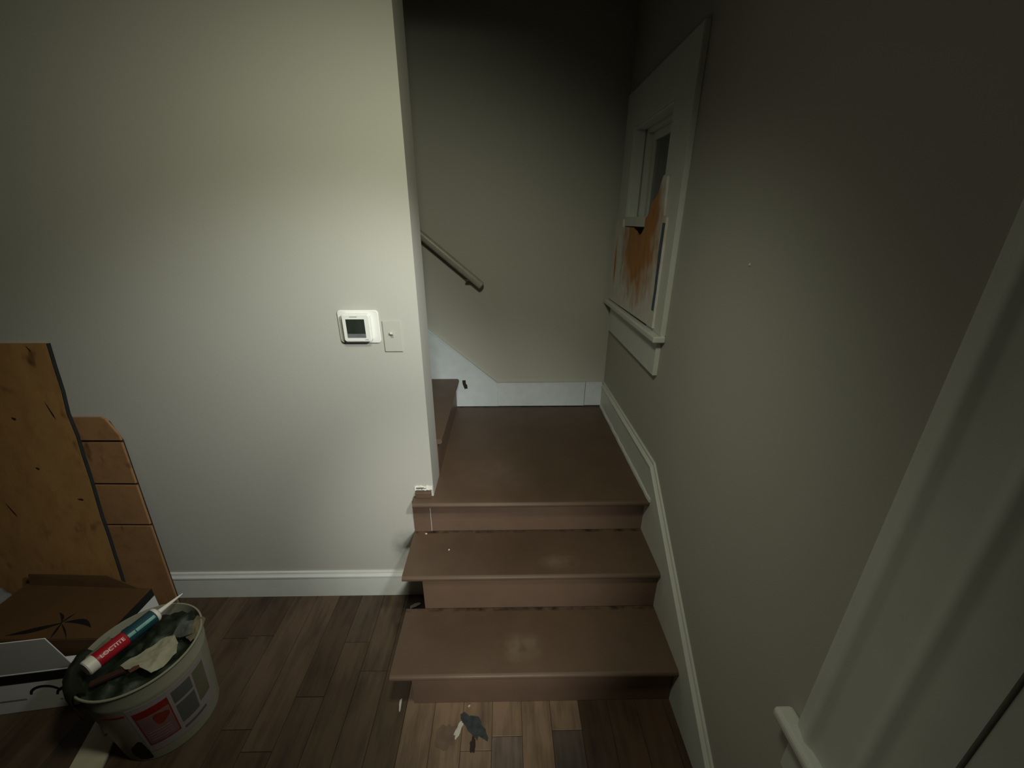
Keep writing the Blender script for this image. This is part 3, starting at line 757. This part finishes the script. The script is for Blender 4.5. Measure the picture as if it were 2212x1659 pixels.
# crumpled dark green bag inside, slumping over the left of the rim
def crumple(nr, na, rad, base, amp, seed, drape=None):
    bm = bmesh.new(); prev = None; off = Vector((seed*3.1, seed*1.7, 0))
    c0 = bm.verts.new((0, 0, base+amp*noise.fractal(off, 1, 2, 4)))
    for i in range(1, nr+1):
        r_ = rad*i/nr; ring_ = []
        for k_ in range(na):
            t = 2*math.pi*k_/na
            p = Vector((r_*math.cos(t), r_*math.sin(t), 0))
            h = base + amp*noise.fractal(p*22+off, 0.9, 2.1, 5) + amp*0.8*noise.noise(p*9+off)
            ring_.append(bm.verts.new((p.x, p.y, h)))
        for k_ in range(na):
            if prev is None: bm.faces.new((c0, ring_[k_], ring_[(k_+1) % na]))
            else: bm.faces.new((prev[k_], ring_[k_], ring_[(k_+1) % na], prev[(k_+1) % na]))
        prev = ring_
    return bm
M_bag = mat('dark_green_film', srgb(26, 36, 20), 0.6, 0.5, 18, spec=0.5)
bm = crumple(16, 60, 0.158, 0.325, 0.026, 1)
tag(build('green_bag', xform(bm, Matrix.Translation((BX, BY, 0.0))), M_bag, smooth=True), 'crumpled dark green plastic bag stuffed into the bucket', 'bag')
# film flap hanging over the left rim
bm = bmesh.new(); rows = []
for j in range(9):
    row = []
    for i in range(15):
        t = math.radians(182+4.6*i + (j*1.2))
        fold = [(0.140, .345), (0.158, .366), (0.170, .372), (0.178, .364), (0.180, .348), (0.179, .330), (0.178, .312), (0.1775, .296), (0.177, .282)][j]
        wob = 0.004*noise.noise(Vector((i*0.9, j*0.7, 3)))+0.002
        rad = fold[0]+wob; z = fold[1]+0.010*noise.noise(Vector((i*0.5, j*0.6, 8)))*(1 if j < 3 else j/4)
        if j < 4: z = max(z, 0.366) if j > 0 else z
        row.append(bm.verts.new((BX+rad*math.cos(t), BY+rad*math.sin(t), z)))
    rows.append(row)
for j in range(8):
    for i in range(14): bm.faces.new((rows[j][i], rows[j][i+1], rows[j+1][i+1], rows[j+1][i]))
bmesh.ops.solidify(bm, geom=bm.faces[:], thickness=0.0008)
tag(build('film_scrap', bm, mat('grey_green_film', srgb(44, 48, 38), 0.3, 0.4, 25, spec=0.6), smooth=True), 'grey green plastic film hanging over the left rim of the bucket', 'plastic film')

def scrap(name, pts, z, amp, m_, label, cat, seed, tilt=(0, 0)):
    """crumpled sheet with the given outline"""
    bm = bmesh.new()
    cx = sum(p[0] for p in pts)/len(pts); cy = sum(p[1] for p in pts)/len(pts)
    K = 7; prev = [bm.verts.new((cx, cy, z))]; n_p = []
    for a_, b2 in zip(pts, pts[1:]+pts[:1]):
        for q in range(4): n_p.append((a_[0]+(b2[0]-a_[0])*q/4, a_[1]+(b2[1]-a_[1])*q/4))
    prev = None; c0 = bm.verts.new((cx, cy, z))
    for i in range(1, K+1):
        ring_ = []
        for p in n_p:
            x_ = cx+(p[0]-cx)*i/K; y_ = cy+(p[1]-cy)*i/K
            h = amp*noise.fractal(Vector((x_*26+seed, y_*26, seed)), 0.8, 2.0, 4)+amp*noise.noise(Vector((x_*11, y_*11+seed, 1)))
            ring_.append(bm.verts.new((x_, y_, z+h+tilt[0]*(x_-cx)+tilt[1]*(y_-cy))))
        m2 = len(n_p)
        for k_ in range(m2):
            if prev is None: bm.faces.new((c0, ring_[k_], ring_[(k_+1) % m2]))
            else: bm.faces.new((prev[k_], ring_[k_], ring_[(k_+1) % m2], prev[(k_+1) % m2]))
        prev = ring_
    bmesh.ops.solidify(bm, geom=bm.faces[:], thickness=0.0012)
    return tag(build(name, bm, m_, smooth=True), label, cat)
M_paper = mat('cream_paper', srgb(206, 202, 176), 0.8, 0.08, 20)
scrap('paper_scrap', [(-1.236, 0.888), (-1.20, 0.872), (-1.165, 0.876), (-1.118, 0.862), (-1.10, 0.885), (-1.085, 0.925), (-1.10, 0.955), (-1.135, 0.985), (-1.175, 0.975), (-1.205, 0.93)], 0.362, 0.010, M_paper, 'crumpled cream paper scrap in the bucket beside the caulk tube', 'paper', 2)
scrap('paper_scrap', [(-1.150, 0.985), (-1.11, 0.975), (-1.082, 0.995), (-1.10, 1.035), (-1.145, 1.03)], 0.366, 0.012, mat('grey_rag', srgb(116, 118, 110), 0.8, 0.3, 30), 'dark grey crumpled scrap behind the cream paper in the bucket', 'paper', 5)
scrap('paper_scrap', [(-1.108, 0.990), (-1.072, 0.968), (-1.062, 1.0), (-1.075, 1.05), (-1.118, 1.068)], 0.360, 0.012, mat('tan_paper', srgb(150, 136, 104), 0.8, 0.2, 30), 'tan crumpled scrap at the right rim of the bucket', 'paper', 9)
scrap('paper_scrap', [(-1.185, 0.862), (-1.168, 0.852), (-1.152, 0.868), (-1.165, 0.880)], 0.375, 0.008, mat('rust_scrap', srgb(128, 82, 66), 0.7, 0.2, 40), 'small rusty pink scrap at the edge of the cream paper', 'scrap', 12)
scrap('paper_scrap', [(-1.352, 0.905), (-1.340, 0.880), (-1.322, 0.905), (-1.322, 0.962), (-1.338, 0.972)], 0.380, 0.006, mat('olive_scrap', srgb(146, 146, 118), 0.8, 0.2, 30), 'narrow pale green strip at the left rim of the bucket', 'scrap', 15)
# brown stick lying in the bucket
a = Vector((-1.285, 0.835, 0.352)); b2 = Vector((-1.19, 0.905, 0.345)); d = (b2-a).normalized(); u_ = Vector((0, 0, 1)); s_ = d.cross(u_).normalized(); v_ = s_.cross(d)
bm = sweep_bm([(-.009, -.004), (.009, -.004), (.009, .004), (-.009, .004)], [(a, s_, v_), (b2, s_, v_)])
tag(build('wood_stick', bm, mat('dark_stick', srgb(56, 32, 24), 0.7, 0.2, 20)), 'dark reddish brown flat stick lying in the front of the bucket', 'stick')

# ------------------------------------------------------------------ caulk tube lying across the bucket
TA = Vector((-1.293, 0.848, 0.402)); TB = Vector((-1.222, 1.046, 0.402))
ax = (TB-TA).normalized(); LT = (TB-TA).length
tube = empty('caulk_tube', TA, 'red and teal caulk tube with a white nozzle lying across the bucket', 'tube')
camv = Vector((0, 0, CAM_H)) - (TA+TB)/2
nrm = (camv - ax*camv.dot(ax)).normalized()
upv_ = nrm.cross(ax)
TM = Matrix(((ax.x, upv_.x, nrm.x, TA.x), (ax.y, upv_.y, nrm.y, TA.y), (ax.z, upv_.z, nrm.z, TA.z), (0, 0, 0, 1)))
RX = Matrix.Rotation(math.pi/2, 4, 'Y')     # lathe z axis -> local x
RTU = 0.0245
def tpart(name, prof_, m_, auto=45):
    bm = lathe_bm(prof_, 32); xform(bm, TM @ RX)
    return adopt(build(name, bm, m_, None, auto=auto), tube)
tpart('end_cap', [(0.019, 0.002), (0.0225, 0.0), (RTU+0.0012, 0.003), (RTU+0.0012, 0.026), (RTU, 0.027)], mat('tube_white', srgb(214, 210, 200), 0.4, 0.02))
tpart('red_sleeve', [(RTU, 0.0272), (RTU+0.0003, 0.028), (RTU+0.0003, 0.107), (RTU, 0.1075)], mat('tube_red', srgb(160, 22, 38), 0.38, 0.06, 10))
tpart('teal_sleeve', [(RTU, 0.1078), (RTU+0.0003, 0.108), (RTU+0.0003, 0.190), (RTU-0.001, 0.192)], mat('tube_teal', srgb(24, 62, 72), 0.35, 0.08, 10))
tpart('shoulder', [(RTU, 0.1922), (RTU+0.001, 0.194), (RTU+0.001, 0.199), (RTU-0.004, 0.204), (0.012, 0.207), (0.0095, 0.209)], MATS['tube_white'])
tpart('nozzle', [(0.0088, 0.2092), (0.0078, 0.222), (0.0055, 0.25), (0.0028, 0.282), (0.0012, 0.290)], MATS['tube_white'])
def wrap(x, y, r):     # flat (x along, y around) onto the tube
    t = y/r
    return TM @ Vector((x, r*math.sin(t), r*math.cos(t)))
def band(name, x0, x1, y0, y1, m_, lift, n=6):
    bm = bmesh.new(); R1 = RTU+0.0004; R2 = R1+lift
    lo_ = []; hi_ = []
    for i in range(n+1):
        y = y0+(y1-y0)*i/n
        lo_.append((bm.verts.new(wrap(x0, y, R1)), bm.verts.new(wrap(x1, y, R1)))); hi_.append((bm.verts.new(wrap(x0, y, R2)), bm.verts.new(wrap(x1, y, R2))))
    for i in range(n):
        bm.faces.new((hi_[i][0], hi_[i][1], hi_[i+1][1], hi_[i+1][0])); bm.faces.new((lo_[i][0], lo_[i+1][0], lo_[i+1][1], lo_[i][1]))
        for q in (0, 1): bm.faces.new((lo_[i][q], hi_[i][q], hi_[i+1][q], lo_[i+1][q]))
    for i in (0, n): bm.faces.new((lo_[i][0], lo_[i][1], hi_[i][1], hi_[i][0]))
    return adopt(build(name, bm, m_), tube)
M_teal2 = mat('tube_pale_teal', srgb(112, 160, 150), 0.35, 0.15, 40)
band('pale_stripe', 0.1085, 0.129, -0.008, 0.003, M_teal2, 0.0004)
band('pale_stripe', 0.1315, 0.188, -0.008, 0.003, M_teal2, 0.0004)
# lettering on the red sleeve
fc = bpy.data.curves.new('lettering', 'FONT'); fc.body = 'LOCTITE'; fc.size = 0.0165; fc.align_x = 'CENTER'; fc.align_y = 'CENTER'; fc.resolution_u = 3; fc.offset = 0.0003
fo = bpy.data.objects.new('lettering_curve', fc); COL.objects.link(fo)
bpy.context.view_layer.update()
dg = bpy.context.evaluated_depsgraph_get()
me = bpy.data.meshes.new_from_object(fo.evaluated_get(dg)); bpy.data.objects.remove(fo, do_unlink=True)
bm = bmesh.new(); bm.from_mesh(me); bpy.data.meshes.remove(me)
bmesh.ops.subdivide_edges(bm, edges=[e for e in bm.edges if e.calc_length() > 0.004], cuts=2)
bmesh.ops.triangulate(bm, faces=bm.faces[:])
xs = [v.co.x for v in bm.verts]; wd = max(xs)-min(xs)
for v in bm.verts: v.co = wrap(0.0675 + v.co.x*0.064/wd, v.co.y + 0.001, RTU+0.0009)
adopt(build('lettering', bm, mat('tube_lettering', srgb(226, 190, 182), 0.5)), tube)

# ------------------------------------------------------------------ white trim board on the floor by the bucket
tb = empty('trim_offcut', (-1.42, 0.83, 0), 'white painted trim offcut lying on the floor left of the bucket', 'board')
M_tw = mat('scuffed_white_trim', srgb(196, 188, 166), 0.5, 0.12, 12, 0.2, 30)
fp = [(-1.482, 0.939), (-1.430, 0.760), (-1.322, 0.760), (-1.374, 0.905)]
adopt(build('offcut_board', prism_bm(fp, 'z', 0.001, 0.012, 0.0012), M_tw), tb)
lipp = [(-1.476, 0.930), (-1.400, 0.878), (-1.394, 0.884), (-1.472, 0.937)]
adopt(build('raised_lip', prism_bm(lipp, 'z', 0.0121, 0.019, 0.001), M_tw), tb)

# ------------------------------------------------------------------ small litter
def fleck(name, loc, sx, sy, h, rot, m_, label, cat, seed):
    n_ = 22
    def wob(t): return 1 + 0.55*noise.noise(Vector((math.cos(t)*1.6+seed*2.3, math.sin(t)*1.6, seed*0.7))) + 0.2*noise.noise(Vector((math.cos(t)*4+seed, math.sin(t)*4, 5.1)))
    pts = [(math.cos(2*math.pi*i/n_)*sx*wob(2*math.pi*i/n_), math.sin(2*math.pi*i/n_)*sy*wob(2*math.pi*i/n_)) for i in range(n_)]
    bm = prism_bm(pts, 'z', 0, h, 0)
    xform(bm, Matrix.Translation(loc) @ Matrix.Rotation(rot, 4, 'Z'))
    return tag(build(name, bm, m_), label, cat)
M_fw = mat('pale_fleck', srgb(206, 202, 190), 0.8, 0.1, 50)
M_fd = mat('slate_paint', srgb(58, 64, 66), 0.6, 0.3, 60)
fleck('paint_blot', (-0.118, 0.892, 0.0002), 0.052, 0.024, 0.0012, -0.75, M_fd, 'slate grey dried paint blot on the floor in front of the bottom step', 'paint blot', 3)
fleck('paint_blot', (-0.118, 0.835, 0.0002), 0.010, 0.022, 0.0010, 0.1, mat('brown_blot', srgb(48, 38, 32), .7), 'small dark brown blot on the floor below the slate one', 'paint blot', 6)
fleck('paint_blot', (-0.172, 0.885, 0.0002), 0.010, 0.028, 0.0010, -0.4, M_fw, 'pale scraped patch left of the slate paint blot', 'paint blot', 8)
fleck('paint_blot', (-0.212, 0.862, 0.0002), 0.038, 0.034, 0.0006, 0.3, mat('taupe_blot', srgb(112, 94, 80), .6, .15, 30), 'round taupe stain on the floor left of the slate paint blot', 'paint blot', 18)
fleck('plaster_crumb', (-0.243, 1.343, H2+0.0002), 0.0035, 0.003, 0.003, 0, M_fw, 'white plaster crumb in the middle of the second step', 'crumb', 11)
fleck('plaster_crumb', (-0.357, 1.440, H2+0.0002), 0.004, 0.003, 0.003, 0, M_fw, 'white plaster crumb at the back left of the second step', 'crumb', 12)
fleck('plaster_crumb', (-0.428, 1.385, 0.0002), 0.022, 0.010, 0.006, 0.5, M_fw, 'ragged pale flake on the floor left of the steps', 'crumb', 13)
fleck('plaster_crumb', (-0.140, 0.957, 0.0002), 0.004, 0.003, 0.003, 0.5, M_fw, 'white crumb on the floor against the bottom riser', 'crumb', 14)
fleck('plaster_crumb', (-0.398, 0.965, 0.0002), 0.004, 0.020, 0.003, 0.1, M_fw, 'pale sliver on the floor left of the bottom riser', 'crumb', 15)

bpy.context.view_layer.update()
